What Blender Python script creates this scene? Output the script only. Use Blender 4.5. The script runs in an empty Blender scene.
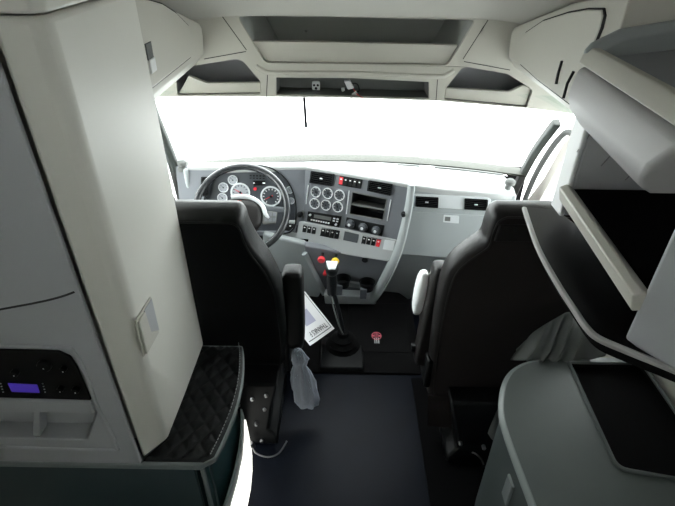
import bpy, bmesh, math, random
from mathutils import Vector, Matrix, noise
from mathutils.geometry import tessellate_polygon
random.seed(7)
S = bpy.context.scene
C = S.collection
V = Vector
PI = math.pi

# ------------------------------------------------------------------ camera
F_PX, EYE = 485.0, V((0, 0, 1.9))
_f = V((7.5, 319, -F_PX)).normalized()            # the truck's long axis, in camera axes
_n = V((-7.5, -725, -F_PX)).normalized()
_z = (-_n - (-_n).dot(_f) * _f).normalized()
_x = _f.cross(_z)
R = Matrix((_x, _f, _z))                          # camera axes -> world axes
cam = bpy.data.cameras.new('camera'); cam.sensor_width = 36; cam.lens = F_PX / 675 * 36
cam.clip_start = .02
co = bpy.data.objects.new('camera', cam); C.objects.link(co)
co.matrix_world = Matrix.Translation(EYE) @ R.to_4x4()
S.camera = co

def ray(px, py): return R @ V(((px - 337.5) / F_PX, (253 - py) / F_PX, -1))
def at(px, py, x=None, y=None, z=None):           # point of a real plane x=, y= or z= seen along a sight line
    d = ray(px, py)
    t = x / d.x if x is not None else (y / d.y if y is not None else (z - EYE.z) / d.z)
    return EYE + d * t

# ------------------------------------------------------------------ materials
def mat(name, col, rough=.5, metal=0, bump=0, bscale=300, var=0, vscale=6, spec=.5, coat=0, emit=None, estr=0, sheen=0):
    m = bpy.data.materials.new(name); m.use_nodes = True
    nt = m.node_tree; b = nt.nodes['Principled BSDF']
    b.inputs['Base Color'].default_value = (*col, 1); b.inputs['Roughness'].default_value = rough
    b.inputs['Metallic'].default_value = metal; b.inputs['Specular IOR Level'].default_value = spec
    b.inputs['Coat Weight'].default_value = coat; b.inputs['Sheen Weight'].default_value = sheen
    if emit: b.inputs['Emission Color'].default_value = (*emit, 1); b.inputs['Emission Strength'].default_value = estr
    tc = nt.nodes.new('ShaderNodeTexCoord')
    if var:
        n = nt.nodes.new('ShaderNodeTexNoise'); n.inputs['Scale'].default_value = vscale; n.inputs['Detail'].default_value = 6
        nt.links.new(tc.outputs['Object'], n.inputs['Vector'])
        mx = nt.nodes.new('ShaderNodeMix'); mx.data_type = 'RGBA'
        mx.inputs[6].default_value = (*[c * (1 - var) for c in col], 1); mx.inputs[7].default_value = (*[min(1, c * (1 + var)) for c in col], 1)
        nt.links.new(n.outputs['Fac'], mx.inputs[0]); nt.links.new(mx.outputs[2], b.inputs['Base Color'])
    if bump:
        n = nt.nodes.new('ShaderNodeTexNoise'); n.inputs['Scale'].default_value = bscale; n.inputs['Detail'].default_value = 3
        nt.links.new(tc.outputs['Object'], n.inputs['Vector'])
        bp = nt.nodes.new('ShaderNodeBump'); bp.inputs['Strength'].default_value = bump; bp.inputs['Distance'].default_value = .002
        nt.links.new(n.outputs['Fac'], bp.inputs['Height']); nt.links.new(bp.outputs['Normal'], b.inputs['Normal'])
    return m
M = dict(
    head=mat('headliner_grey', (.47, .46, .425), .85, bump=.2, bscale=500, var=.03),
    trim=mat('warm_grey_plastic', (.52, .505, .455), .5, bump=.12, bscale=700, var=.02),
    closet=mat('cabinet_grey_plastic', (.68, .67, .62), .48, bump=.12, bscale=700, var=.02),  # lightened and warmed to carry window glow on the closet's aisle face
    cupb=mat('cupboard_grey_plastic', (.43, .42, .42), .5, bump=.12, bscale=700, var=.02),
    cool=mat('cool_grey_plastic', (.40, .41, .43), .5, bump=.12, bscale=700, var=.02),
    low=mat('slate_green_laminate', (.05, .072, .077), .45, bump=.1, bscale=500, var=.05),
    lowdark=mat('dark_teal_laminate', (.012, .04, .045), .3, var=.05),
    edge=mat('pale_edge_moulding', (.20, .225, .225), .4),
    counter=mat('grey_laminate_top', (.085, .10, .097), .5, bump=.15, bscale=900, var=.04, vscale=30),
    dashg=mat('dash_slate_plastic', (.15, .16, .178), .55, bump=.2, bscale=900, var=.03),
    dashtop=mat('dash_pad_grey', (.42, .43, .43), .6, bump=.2, bscale=900),
    dashl=mat('dash_light_grey', (.31, .335, .34), .5, bump=.15, bscale=900, var=.03),
    silver=mat('silver_plastic', (.66, .69, .71), .35, metal=.15),
    chrome=mat('chrome', (.85, .86, .88), .12, metal=1),
    black=mat('black_plastic', (.006, .007, .008), .45, spec=.25, bump=.1),
    gloss=mat('gloss_black_panel', (.004, .004, .0045), .35, spec=.2),
    matte=mat('flat_black_liner', (.003, .003, .0035), .9, spec=.1),
    slot=mat('dark_recess_lining', (.14, .145, .14), .8, spec=.2),
    cub=mat('cubby_lining_grey', (.30, .30, .315), .85, spec=.2),
    vinyl=mat('black_seat_vinyl', (.006, .007, .007), .45, spec=.2, bump=.5, bscale=250, var=.1),
    vinylb=mat('grey_brown_seat_vinyl', (.014, .0125, .0125), .45, spec=.25, bump=.5, bscale=250, var=.1),
    cloth=mat('charcoal_seat_cloth', (.0055, .006, .0065), .95, bump=.6, bscale=600, spec=.15),
    clothb=mat('brown_black_seat_cloth', (.026, .022, .022), .95, bump=.6, bscale=600, spec=.15),
    floor=mat('blue_black_floor_vinyl', (.0028, .0048, .011), .5, bump=.5, bscale=180, spec=.16, var=.4, vscale=9),
    rubber=mat('black_rubber', (.004, .004, .0045), .8, spec=.15, bump=.7, bscale=220),
    drape=mat('grey_curtain_cloth', (.13, .14, .135), .9, bump=.4, bscale=700, var=.05),
    quiltg=mat('grey_quilted_vinyl', (.62, .62, .64), .6, bump=.3, bscale=200),
    stitch=mat('grey_thread', (.30, .30, .31), .8),
    seam=mat('dark_seam_gap', (.05, .05, .05), .9, spec=.1),
    pad=mat('black_quilted_pad', (.006, .007, .008), .5, spec=.25, bump=.4, bscale=300),
    tray=mat('tray_lining_grey', (.42, .43, .41), .9, spec=.1), ctop=mat('cupboard_top_grey', (.24, .25, .275), .6), band=mat('dash_band_grey', (.42, .44, .45), .45), pink=mat('pale_red_print', (.85, .16, .22), .6),
    red=mat('red_plastic', (.75, .03, .045), .4), yellow=mat('yellow_plastic', (.85, .55, .02), .4),
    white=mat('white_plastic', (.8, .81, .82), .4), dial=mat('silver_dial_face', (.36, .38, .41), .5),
    dialdark=mat('dark_dial_face', (.055, .062, .072), .5),
    lcd=mat('blue_violet_display', (.02, .01, .15), .3, emit=(.10, .05, .62), estr=.32),
    paper=mat('white_paper', (.78, .78, .80), .8), ink=mat('dark_printing_ink', (.03, .03, .05), .7),
    inkg=mat('pale_violet_print', (.42, .42, .55), .8),
    strip=mat('added_white_glow', (.9, .9, .86), .4, emit=(1, 1, .93), estr=1.3),  # emission put in for a bright patch by the cabinet, no lamp known there
    steel=mat('dull_steel', (.35, .35, .36), .35, metal=1),
    pillar=mat('grey_pillar_cloth', (.07, .072, .07), .8, var=.05),
    cowl=mat('olive_grey_cowl', (.024, .025, .017), .6, var=.25, vscale=12),
    paint=mat('white_truck_paint', (.8, .8, .8), .25, coat=.3),
    ground=mat('pale_concrete', (.55, .55, .54), .9, var=.1, vscale=1),
)
def shader(name, build):
    m = bpy.data.materials.new(name); m.use_nodes = True; nt = m.node_tree
    nt.nodes.clear(); o = nt.nodes.new('ShaderNodeOutputMaterial'); nt.links.new(build(nt), o.inputs[0]); return m
def _glass(nt):
    t = nt.nodes.new('ShaderNodeBsdfTransparent'); t.inputs[0].default_value = (.93, .96, .95, 1)
    g = nt.nodes.new('ShaderNodeBsdfGlossy'); g.inputs['Roughness'].default_value = .02
    m = nt.nodes.new('ShaderNodeMixShader'); m.inputs[0].default_value = .015
    nt.links.new(t.outputs[0], m.inputs[1]); nt.links.new(g.outputs[0], m.inputs[2]); return m.outputs[0]
def _bag(nt):
    t = nt.nodes.new('ShaderNodeBsdfTransparent'); t.inputs[0].default_value = (.85, .88, .92, 1)
    g = nt.nodes.new('ShaderNodeBsdfPrincipled'); g.inputs['Base Color'].default_value = (.62, .66, .74, 1); g.inputs['Roughness'].default_value = .18
    l = nt.nodes.new('ShaderNodeLayerWeight'); l.inputs[0].default_value = .25
    n = nt.nodes.new('ShaderNodeTexNoise'); n.inputs['Scale'].default_value = 55; n.inputs['Distortion'].default_value = 2.5
    a = nt.nodes.new('ShaderNodeMath'); a.operation = 'MULTIPLY_ADD'; a.use_clamp = True; a.inputs[1].default_value = .42; nt.links.new(n.outputs['Fac'], a.inputs[0]); nt.links.new(l.outputs['Facing'], a.inputs[2])
    m = nt.nodes.new('ShaderNodeMixShader'); nt.links.new(a.outputs[0], m.inputs[0])
    nt.links.new(t.outputs[0], m.inputs[1]); nt.links.new(g.outputs[0], m.inputs[2]); return m.outputs[0]
M['glass'] = shader('clear_glass', _glass); M['bag'] = shader('clear_plastic_film', _bag)

# ------------------------------------------------------------------ objects
def tag(o, label=None, cat=None, group=None, kind=None):
    if label: o['label'] = label
    if cat: o['category'] = cat
    if group: o['group'] = group
    if kind: o['kind'] = kind
    return o
def thing(name, loc, label, cat, group=None):
    o = bpy.data.objects.new(name, None); C.objects.link(o); o.location = loc; o.empty_display_size = .05
    o['_w'] = list(loc); return tag(o, label, cat, group)
def wloc(o): return V(o['_w']) if '_w' in o else V((0, 0, 0))
def put(name, bm, m, parent=None, bev=0, seg=2, smooth=35, sub=0):
    me = bpy.data.meshes.new(name)
    bmesh.ops.remove_doubles(bm, verts=bm.verts, dist=1e-5)
    bmesh.ops.recalc_face_normals(bm, faces=bm.faces)
    off = wloc(parent) if parent else V((0, 0, 0))
    if off.length: bmesh.ops.translate(bm, verts=bm.verts, vec=-off)
    bm.to_mesh(me); bm.free()
    me.materials.append(M[m] if isinstance(m, str) else m)
    o = bpy.data.objects.new(name, me); C.objects.link(o)
    if parent: o.parent = parent; o['_w'] = list(off)
    for p in me.polygons: p.use_smooth = True
    me.set_sharp_from_angle(angle=math.radians(smooth))
    if sub:
        d = o.modifiers.new('s', 'SUBSURF'); d.levels = d.render_levels = sub
    if bev:
        d = o.modifiers.new('b', 'BEVEL'); d.width = bev; d.segments = seg; d.limit_method = 'ANGLE'; d.angle_limit = math.radians(35); d.harden_normals = False
    return o
def struct(name, bm, m, parent=None, **k):
    o = put(name, bm, m, parent, **k)
    if not parent: o['kind'] = 'structure'
    return o
def nb(): return bmesh.new()
def loop(bm, rings, closed=True, caps=True):
    R_ = [[bm.verts.new(p) for p in r] for r in rings]
    n = len(R_[0])
    for a, b in zip(R_, R_[1:]):
        for i in range(n if closed else n - 1):
            j = (i + 1) % n
            try: bm.faces.new((a[i], a[j], b[j], b[i]))
            except ValueError: pass
    if caps and closed:
        bm.faces.new(R_[0][::-1]); bm.faces.new(R_[-1])
    return bm
def prism(poly, vec, bm=None): # 3-D polygon pushed along vec
    bm = bm or nb(); vec = V(vec); return loop(bm, [[V(p) for p in poly], [V(p) + vec for p in poly]])
def box(lo, hi, bm=None):
    x0, y0, z0 = lo; x1, y1, z1 = hi
    return prism([(x0, y0, z0), (x1, y0, z0), (x1, y1, z0), (x0, y1, z0)], (0, 0, z1 - z0), bm)
def tube(pts, r, bm=None, n=10, closed=False, flat=1):
    bm = bm or nb(); pts = [V(p) for p in pts]; rings = []; N = len(pts); up = None
    for i, p in enumerate(pts):
        a = pts[(i - 1) % N] if (i or closed) else p; b = pts[(i + 1) % N] if (i < N - 1 or closed) else p
        t = (b - a).normalized()
        if up is None: up = t.orthogonal().normalized()
        up = (up - up.dot(t) * t).normalized(); w = t.cross(up)
        rr = r[i] if isinstance(r, (list, tuple)) else r
        rings.append([p + rr * (math.cos(k / n * 2 * PI) * up + flat * math.sin(k / n * 2 * PI) * w) for k in range(n)])
    if closed: rings.append(rings[0]); return loop(bm, rings, caps=False)
    return loop(bm, rings)
def lathe(o, ax, prof, bm=None, n=24): # prof: (radius, distance along ax)
    bm = bm or nb(); o = V(o); ax = V(ax).normalized(); u = ax.orthogonal().normalized(); w = ax.cross(u)
    return loop(bm, [[o + ax * h + max(r, 1e-4) * (math.cos(k / n * 2 * PI) * u + math.sin(k / n * 2 * PI) * w) for k in range(n)] for r, h in prof])
def spline(P, k=8, closed=False):
    P = [V(p) for p in P]; out = []; n = len(P)
    for i in range(n if closed else n - 1):
        g = lambda j: P[j % n] if closed else P[max(0, min(n - 1, j))]
        a, b, c, d = g(i - 1), g(i), g(i + 1), g(i + 2)
        for s in range(k):
            t = s / k; out.append(.5 * ((2 * b) + (c - a) * t + (2 * a - 5 * b + 4 * c - d) * t * t + (3 * b - a - 3 * c + d) * t ** 3))
    if not closed: out.append(P[-1])
    return out
def rounded(poly, r, k=5): # round the corners of a 2-D polygon
    out = []; n = len(poly); rs = r if isinstance(r, (list, tuple)) else [r] * n
    for i in range(n):
        a, b, c = V(poly[i - 1]).to_2d(), V(poly[i]).to_2d(), V(poly[(i + 1) % n]).to_2d()
        d = min(rs[i], (a - b).length * .45, (c - b).length * .45)
        if d <= 0: out.append(b); continue
        p, q = b + (a - b).normalized() * d, b + (c - b).normalized() * d
        for s in range(k + 1):
            t = s / k; out.append((1 - t) ** 2 * p + 2 * t * (1 - t) * b + t * t * q)
    return out

class Plane:
    def __init__(s, p0, p1, down):
        s.o = V(p0); s.U = (V(p1) - s.o).normalized(); d = -V(down); s.Vv = (d - d.dot(s.U) * s.U).normalized()
        s.N = s.U.cross(s.Vv)
    def uv(s, px, py):
        d = ray(px, py); t = (s.o - EYE).dot(s.N) / d.dot(s.N); q = EYE + d * t - s.o; return V((q.dot(s.U), q.dot(s.Vv)))
    def up(s, px, py, h): # in-plane position of a thing that stands h off the plane
        return Plane(s.o + s.N * h, s.o + s.N * h + s.U, -s.Vv).uv(px, py)
    def pt(s, uv, h=0): return s.o + s.U * uv[0] + s.Vv * uv[1] + s.N * h
    def uvs(s, L): return [s.uv(*p) for p in L]
    def pan(s, poly, h0, h1, bm=None): # slab between heights h0 and h1
        return prism([s.pt(p, h0) for p in poly], s.N * (h1 - h0), bm)
    def rect(s, px0, py0, px1, py1): # upright rectangle in the plane from two image corners
        a, b = s.uv(px0, py0), s.uv(px1, py1); return [V((a.x, b.y)), V((b.x, b.y)), V((b.x, a.y)), V((a.x, a.y))]
    def box_at(s, px, py, w, h):
        c = s.uv(px, py); return [c + V((-w / 2, -h / 2)), c + V((w / 2, -h / 2)), c + V((w / 2, h / 2)), c + V((-w / 2, h / 2))]
    def holed(s, outer, holes, h0, h1, depth=0, bm=None): # slab with real openings; depth: hole walls reach this far back
        bm = bm or nb(); loops = [outer] + holes; flat = [p for l in loops for p in l]
        tris = tessellate_polygon([[V((p[0], p[1], 0)) for p in l] for l in loops])
        fr = [bm.verts.new(s.pt(p, h1)) for p in flat]; bk = [bm.verts.new(s.pt(p, h0)) for p in flat]
        for t in tris:
            for L in (fr, bk):
                try: bm.faces.new([L[i] for i in t])
                except ValueError: pass
        k = 0
        for l in loops:
            n = len(l)
            for i in range(n):
                a, b = k + i, k + (i + 1) % n; bm.faces.new((fr[a], fr[b], bk[b], bk[a]))
            k += n
        return bm
    def well(s, hole, h1, depth, shrink=1): # lining of an opening: side walls and back, facing out
        bm = nb(); c = sum(hole, V((0, 0))) / len(hole); n = len(hole); t = .003
        ins = lambda f, h: [s.pt(c + (p - c) * f, h) for p in hole]
        return loop(bm, [ins(1.012, h1 - .002), ins(shrink * 1.012, h1 - depth - t), ins(shrink * .998, h1 - depth), ins(.998, h1 - .002)], caps=False), [c + (p - c) * shrink for p in hole]
def well_obj(s, name, hole, h1, depth, m, parent, shrink=1):
    bm, back = s.well(hole, h1, depth, shrink)
    s.pan(back, h1 - depth - .004, h1 - depth, bm)
    return put(name, bm, m, parent)

def ell_loft(name, rings, m, parent, n=28, e=.6, sub=1, bev=0):
    """rings of (centre, half width, half depth, tilt axis dir) stacked; superellipse sections"""
    bm = nb(); R_ = []
    for c, a, b in rings:
        c = V(c); r = []
        for k in range(n):
            t = k / n * 2 * PI; cs, sn = math.cos(t), math.sin(t)
            r.append(c + V((a * math.copysign(abs(cs) ** e, cs), b * math.copysign(abs(sn) ** e, sn), 0)))
        R_.append(r)
    loop(bm, R_); return put(name, bm, m, parent, sub=sub, smooth=70)

# ------------------------------------------------------------------ the cab's shell
XL, XR, XC = -.95, 1.05, .05
struct('floor', box((-1.12, -1.2, -.04), (XR, 2.6, 0)), 'floor')
ROOF = [(-1.25, 2.12), (-.4, 2.14), (.3, 2.12), (.8, 2.03), (1.2, 1.90), (1.55, 1.785), (1.85, 1.69), (2.07, 1.632)]
def roofz(y):
    for (a, za), (b, zb) in zip(ROOF, ROOF[1:]):
        if y <= b: return za + (zb - za) * (y - a) / (b - a)
    return ROOF[-1][1]
def ceiling():
    bm = nb(); rows = []
    ys = [p.x for p in spline([(a, b, 0) for a, b in ROOF], 6)]
    prof = spline([(a, b, 0) for a, b in ROOF], 6)
    for p in prof:
        row = []
        for i in range(25):
            u = -1 + i / 12; x = (XC if p.x > 1.3 else 0) + u * (1.0 if p.x > 1.3 else 1.12)
            row.append(V((x, p.x, p.y - .10 * max(0, abs(u) - .35) ** 2 / .42 * max(.1, min(1, (p.x - 1.0) / .8)))))
        rows.append(row)
    for r in reversed([[q + V((0, 0, .03)) for q in r] for r in rows]): rows.append(r)
    return loop(bm, rows, closed=False)
struct('ceiling', ceiling(), 'head', smooth=60)
# side walls: a slab with the door window and a sleeper window cut in it
def side_wall(name, x, s, mirror):
    pl = Plane((x, 0, 0), (x, 1, 0), (0, 0, -1))
    outer = [V(p) for p in [(-1.2 if s > 0 else 1.335, 0), (2.55, 0), (2.50, .60), (2.33, .85), (2.10, 1.34), (2.05, 1.56), (1.9, 1.62)] + ([(.9, 1.95), (.3, 2.11), (-1.2, 2.11)] if s > 0 else [(1.335, 1.80)])]
    win = rounded([V((1.40, .66)), V((2.36, .62)), V((2.27, .82)), V((2.07, 1.24)), V((1.95, 1.33)), V((1.40, 1.36))], .06)
    slp = rounded([V((-.95, 1.45)), V((-.35, 1.45)), V((-.35, 1.80)), V((-.95, 1.80))], .06)
    h = (-.05, 0) if pl.N.x * s < 0 else (0, .05)
    struct(name, pl.holed(outer, [win, slp] if s > 0 else [win], *h), 'trim')
    return pl, win, slp
wl, winl, slpl = side_wall('wall_left', XL, -1, 0)
wr, winr, slpr = side_wall('wall_right', XR, 1, 0)
wsl = Plane((-1.12, 0, 0), (-1.12, 1, 0), (0, 0, -1))
struct('wall_sleeper', wsl.holed([V((-1.2, 0)), V((1.36, 0)), V((1.36, 1.84)), V((.9, 1.95)), V((.3, 2.11)), V((-1.2, 2.11))], [slpl], *((-.05, 0) if wsl.N.x > 0 else (0, .05))), 'trim')
struct('wall_step', box((-1.12, 1.335, 0), (-.95, 1.365, 1.80)), 'trim')
def pane(name, pl, poly, h):
    return struct(name, pl.pan(poly, h, h + .004), 'glass')
sgn = lambda pl, s: .025 if pl.N.x * s > 0 else -.025
pane('window_2', wl, winl, sgn(wl, -1)); pane('window_3', wr, winr, sgn(wr, 1))
pane('window_4', wsl, slpl, sgn(wsl, -1)); pane('window_5', wr, slpr, sgn(wr, 1))
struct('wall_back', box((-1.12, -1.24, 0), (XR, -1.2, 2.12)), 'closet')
struct('wall_front', box((XL, 2.56, 0), (XR, 2.6, .80)), 'matte')
struct('floor_black_sheet', box((.372, .30, 0), (1.045, 1.72, .012)), 'matte')  # thin flat black sheet on the floor at the passenger side
struct('floor_tunnel', loop(nb(), [[V((-.38, y, 0)), V((-.30, y, h)), V((.36, y, h)), V((.44, y, 0))] for y, h in ((1.75, .012), (1.95, .03), (2.5, .09))]), 'rubber', bev=.01)

# windscreen
def wbase(x): return 2.52 - .19 * ((x - XC) / .97) ** 2
def wtop(x): return 2.17 - .10 * ((x - XC) / .85) ** 2
def windshield():
    bm = nb(); rows = []
    for j in range(9):
        t = j / 8; row = []
        for i in range(25):
            u = -1 + i / 12; xb = XC + .985 * u; xt = XC + .975 * u
            row.append(V((xb + (xt - xb) * t, wbase(xb) + (wtop(xt) - wbase(xb)) * t, .845 + .49 * t)))
        rows.append(row)
    for r in reversed([[q + V((0, .006, .003)) for q in r] for r in rows]): rows.append(r)
    return loop(bm, rows, closed=False)
struct('window_1', windshield(), 'glass', smooth=60)

# pillars beside the windscreen
def pillar(s):
    X = XC + s * .92; L = s < 0
    P = [at(*p, x=X) for p in (((151, 100), (156, 116), (166, 140), (179, 173), (192, 208)) if L else ((556, 122), (549, 131), (534, 152), (520, 178), (506, 207)))]
    struct('pillar', loop(nb(), [[p + V((-s * .012, .020, .008)), p + V((-s * .016, -.018, -.008)), p + V((s * .02, -.022, -.01)), p + V((s * .025, .025, .01))] for p in spline(P, 6)]), 'pillar', bev=.006)
    X = XC + s * .95
    P = [at(*p, x=X) for p in (((160, 128), (163, 140), (172, 170), (182, 208)) if L else ((573, 134), (565, 133), (551, 149), (535, 176), (522, 207)))]
    w = put('trim_1' if L else 'trim_2', tube(spline(P, 6), .014, flat=1), 'pillar'); tag(w, kind='structure')
pillar(-1); pillar(1)

# outside: bonnet, cowl, ground
def hood():
    bm = nb(); rows = []
    for j in range(10):
        t = j / 9; row = []
        for i in range(21):
            u = -1 + i / 10; x = XC + u * (.86 - .1 * t); y = 2.76 + 1.5 * t - .30 * u * u * (1 - t)
            row.append(V((x, y, .80 - .12 * t ** 2 - .1 * u ** 4 * t)))
        rows.append(row)
    for r in reversed([[q - V((0, 0, .02)) for q in r] for r in rows]): rows.append(r)
    return loop(bm, rows, closed=False)
T = thing('truck_hood', (XC, 3.2, .6), 'white truck hood seen low through the windscreen', 'hood')
put('hood_shell', hood(), 'paint', T, smooth=60)
bm = nb(); rows = []
for dy, dz in ((0, 0), (.05, .012), (.105, .006), (.105, -.02), (0, -.02)):
    rows.append([V((XC + u * .92 / 12, 2.55 + dy * .9 - .17 * (u / 12) ** 2, .842 + dz * .5)) for u in range(-12, 13)])
loop(bm, rows + [rows[0]], closed=False)
put('cowl_strip', bm, 'cowl', T, smooth=60)['label'] = 'olive grey cowl strip along the rear edge'
struct('ground', box((-30, -30, -1.3), (30, 40, -1.25)), 'ground')

# ------------------------------------------------------------------ overhead header
HP = Plane((0, 2.095, 1.30), (1, 2.095, 1.30), (0, .045, -.33))
def px(pl, L): return pl.uvs(L)
T = thing('overhead_console', (XC, 2.2, 1.3), 'warm grey moulded overhead console above the windscreen with open cubbies', 'overhead console')
outer = px(HP, [(128, 97), (200, 96.5), (340, 97.5), (440, 101), (530, 108.5), (600, 117), (590, 12), (480, 14), (340, 11), (236, 12), (120, 14)])
h_top = rounded(px(HP, [(265, 63), (448, 65.5), (476, 20), (340, 17), (236, 15)]), [.02, .02, .02, 0, .03])
h_mid = rounded(px(HP, [(276, 95), (429, 99), (429, 82), (350, 78), (276, 77.5)]), .004)
h_l = rounded(px(HP, [(177, 95.5), (260.5, 94.5), (261, 82), (243, 61), (236, 59), (192, 66), (176, 78)]), .012)
h_r = rounded(px(HP, [(444, 100), (527, 108), (533, 90), (508, 74), (468, 67), (462, 68), (446, 88)]), .012)
put('console_face', HP.holed(outer, [h_top, h_mid, h_l, h_r], -.03, 0), 'trim', T, bev=.003)
t = well_obj(HP, 'overhead_tray', h_top, -.012, .22, 'tray', T, .9)
lip = rounded(px(HP, [(266, 62.5), (447, 65), (458, 46.5), (340, 43.5), (252, 42.5)]), [.018, .018, .002, 0, .002])
put('tray_lip', HP.pan(lip, -.03, -.012), 'trim', T, bev=.003)
put('lock_bolt', lathe(HP.pt(HP.up(306, 31, -.225), -.23), HP.N, [(.005, 0), (.005, .01), (.003, .012)]), 'chrome', t)
well_obj(HP, 'centre_cubby', h_mid, -.012, .07, 'slot', T, .97)
for nm, hh, fl in (('side_cubby', h_l, [(178, 95), (260, 94), (260, 84), (206, 84.5), (188, 77)]), ('side_cubby', h_r, [(445, 99.5), (526.5, 107), (532, 90), (524, 87), (510, 93), (446.5, 89.5)])):
    w = well_obj(HP, nm, hh, -.012, .12, 'cub', T, .96)
    put('cubby_lip', HP.pan(px(HP, fl), -.03, -.014), 'trim', w, bev=.002)
# ledge moulding and seams
led = spline([HP.pt(HP.uv(x, y), -.004) for x, y in ((256, 66), (264, 71), (276, 73), (350, 73.3), (434, 76.5), (446, 75), (454, 70))], 8)
put('ledge_moulding', tube(led, .010, flat=1.1), 'trim', T)
for a in ([(268, 75), (266, 98)], [(437, 79), (436, 101)], [(222, 17), (247, 51)], [(205, 60), (247, 52)], [(488, 20), (462, 60)], [(462, 60), (512, 70)]):
    pass
for pts in ([(204, 59), (246, 51.5)], [(464, 61.5), (510, 70)], [(267.5, 75), (266.5, 96.5)], [(437.5, 79.5), (436, 100.5)], [(222, 16), (246.5, 50)], [(488, 20), (463, 59)]):
    q = px(HP, pts); d = (q[1] - q[0]).normalized() * .0015; nrm = V((-d.y, d.x))
    put('panel_seam', HP.pan([q[0] - nrm, q[0] + nrm, q[1] + nrm, q[1] - nrm], 0, .0008), 'seam', T)
    
# badge, loose wiring and the hanging lead
c = HP.pt(HP.up(316, 87, -.060), -.060)
T2 = thing('wall_socket', c, 'small chrome socket badge inside the left half of the central overhead cubby', 'socket')
put('socket_body', HP.pan(rounded([HP.up(316, 86.5, -.060) + V(q) for q in ((-.017, -.022), (.017, -.022), (.017, .022), (-.017, .022))], .01), -.069, -.059), 'silver', T2, bev=.003)
for dx, dy, r in ((-.008, .006, .005), (.008, .006, .005), (0, -.008, .006)):
    p = HP.up(316, 86.5, -.060) + V((dx, dy)); put('socket_hole', lathe(HP.pt(p, -.060), HP.N, [(r, 0), (r, .002), (r * .6, .003)], n=12), 'gloss', T2)
T2 = thing('wiring_connector', HP.pt(HP.up(352, 90, -.05), -.05), 'loose white wiring connectors hanging in the middle of the central overhead cubby', 'wiring')
put('plug', HP.pan([HP.up(*p, -.05) for p in ((344, 81), (350, 80.5), (354, 88), (348, 89.5))], -.06, -.045), 'white', T2, bev=.002)
put('plug', HP.pan([HP.up(*p, -.05) for p in ((349, 94), (356, 89), (357.5, 92), (351, 97))], -.035, -.022), 'white', T2, bev=.002)
put('plug', HP.pan([HP.up(*p, -.05) for p in ((341, 88.5), (344.5, 88), (345, 91), (342, 92))], -.06, -.05), 'silver', T2, bev=.001)
put('cable', tube(spline([HP.pt(HP.up(350, 84, -.07), -.07), HP.pt(HP.up(357, 84, -.05), -.05), HP.pt(HP.up(359, 91, -.04), -.04), HP.pt(HP.up(353, 92, -.035), -.035)], 6), .0025), 'black', T2)
put('cable', tube(spline([HP.pt(HP.up(353, 88, -.05), -.05), HP.pt(HP.up(357, 94, -.02), -.02), HP.pt(HP.up(363, 98, .004), .004)], 6), .0018), 'red', T2)
a = HP.pt(HP.uv(304, 98.5), -.01)
T2 = thing('hanging_lead', a, 'thin black lead hanging from the overhead console in front of the glass', 'lead')
put('wire', tube([a, a + V((.002, 0, -.06)), a + V((.004, 0, -.115))], .0058, n=8), 'matte', T2)
put('lead_tip', tube([a + V((.004, 0, -.112)), a + V((.005, 0, -.130))], .008, n=8), 'dialdark', T2)

# overhead lockers above each door
def door_locker(s, label):
    X = lambda d: XC + s * d
    T = thing('door_locker', (X(.8), 1.75, 1.45), label, 'overhead locker')
    near = 1.345 if s < 0 else 1.25
    sec = lambda y, zt, ze: [V((X(d), y, z)) for d, z in ((.98, 1.452), (.655, 1.452), (.640, 1.460), (.605, 1.500), (.60, 1.56), (.60, zt - .03), (.608, zt - .012), (.65, zt), (.98, ze))]
    put('locker_body', loop(nb(), [sec(near, 1.81, 1.79), sec(1.55, 1.755, 1.71), sec(2.045, 1.618, 1.54)]), 'trim', T, bev=.004, seg=3)
    a, b = V((X(.60), 1.42, 1.5)), V((X(.60), 2.07, 1.5))
    pl = Plane(a, b, (0, 0, -1)) if s < 0 else Plane(b, a, (0, 0, -1))
    return T, pl
T, DL = door_locker(-1, 'grey overhead locker above the driver door with a long curved lid')
f = 1 if DL.N.x > 0 else -1
lid = [DL.uv(*p) for p in ((128, -2), (146, 0), (160, 4), (174, 13), (187, 26), (189.5, 40), (189, 57), (170, 72), (151, 87), (147, 90), (132, 60))]
put('locker_lid', DL.pan(lid, .001, .009), 'trim', T, bev=.004)
lh = DL.pan([DL.uv(*p) for p in ((141, 44), (147, 41), (150, 58), (144.5, 61))], .008, .012)
put('lid_gap', tube([DL.pt(p, .002) for p in lid], .0045, closed=True, n=6), 'seam', T)
o = put('lid_latch', lh, 'slot', T, bev=.002)
put('latch_tab', DL.pan([DL.uv(*p) for p in ((144.5, 60), (149.5, 57), (152, 70), (147, 74))], .008, .016), 'white', o, bev=.002)
T, DR = door_locker(1, 'grey overhead locker above the passenger door with a long curved lid')
lid = [DR.uv(*p) for p in ((522, 64), (521, 44), (527, 33), (545, 21), (570, 13), (590, 9.5), (605, 9.5), (606, 16), (603, 28), (590, 60), (580, 100), (572, 104), (540, 80))]
put('locker_lid', DR.pan(lid, .001, .009), 'trim', T, bev=.004)
put('lid_gap', tube([DR.pt(p, .002) for p in lid], .0045, closed=True, n=6), 'seam', T)
o = put('hinge_bar', tube([DR.pt(DR.uv(566, 61), .012), DR.pt(DR.uv(562, 74), .012), DR.pt(DR.uv(560, 84), .012)], .004), 'black', T)

# ------------------------------------------------------------------ dashboard
T = thing('dashboard', (0, 2.4, .5), 'grey truck dashboard with round gauges, switches and silver trimmed passenger side', 'dashboard')
PA = Plane((-.80, 2.335, .885), (-.19, 2.362, .885), (0, -.08, -.36))
PB = Plane((-.19, 2.362, .885), (.335, 2.157, .885), (-.03, -.075, -.36))
PC = Plane((.34, 2.155, .87), (.86, 2.085, .87), (0, -.05, -.36))
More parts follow.
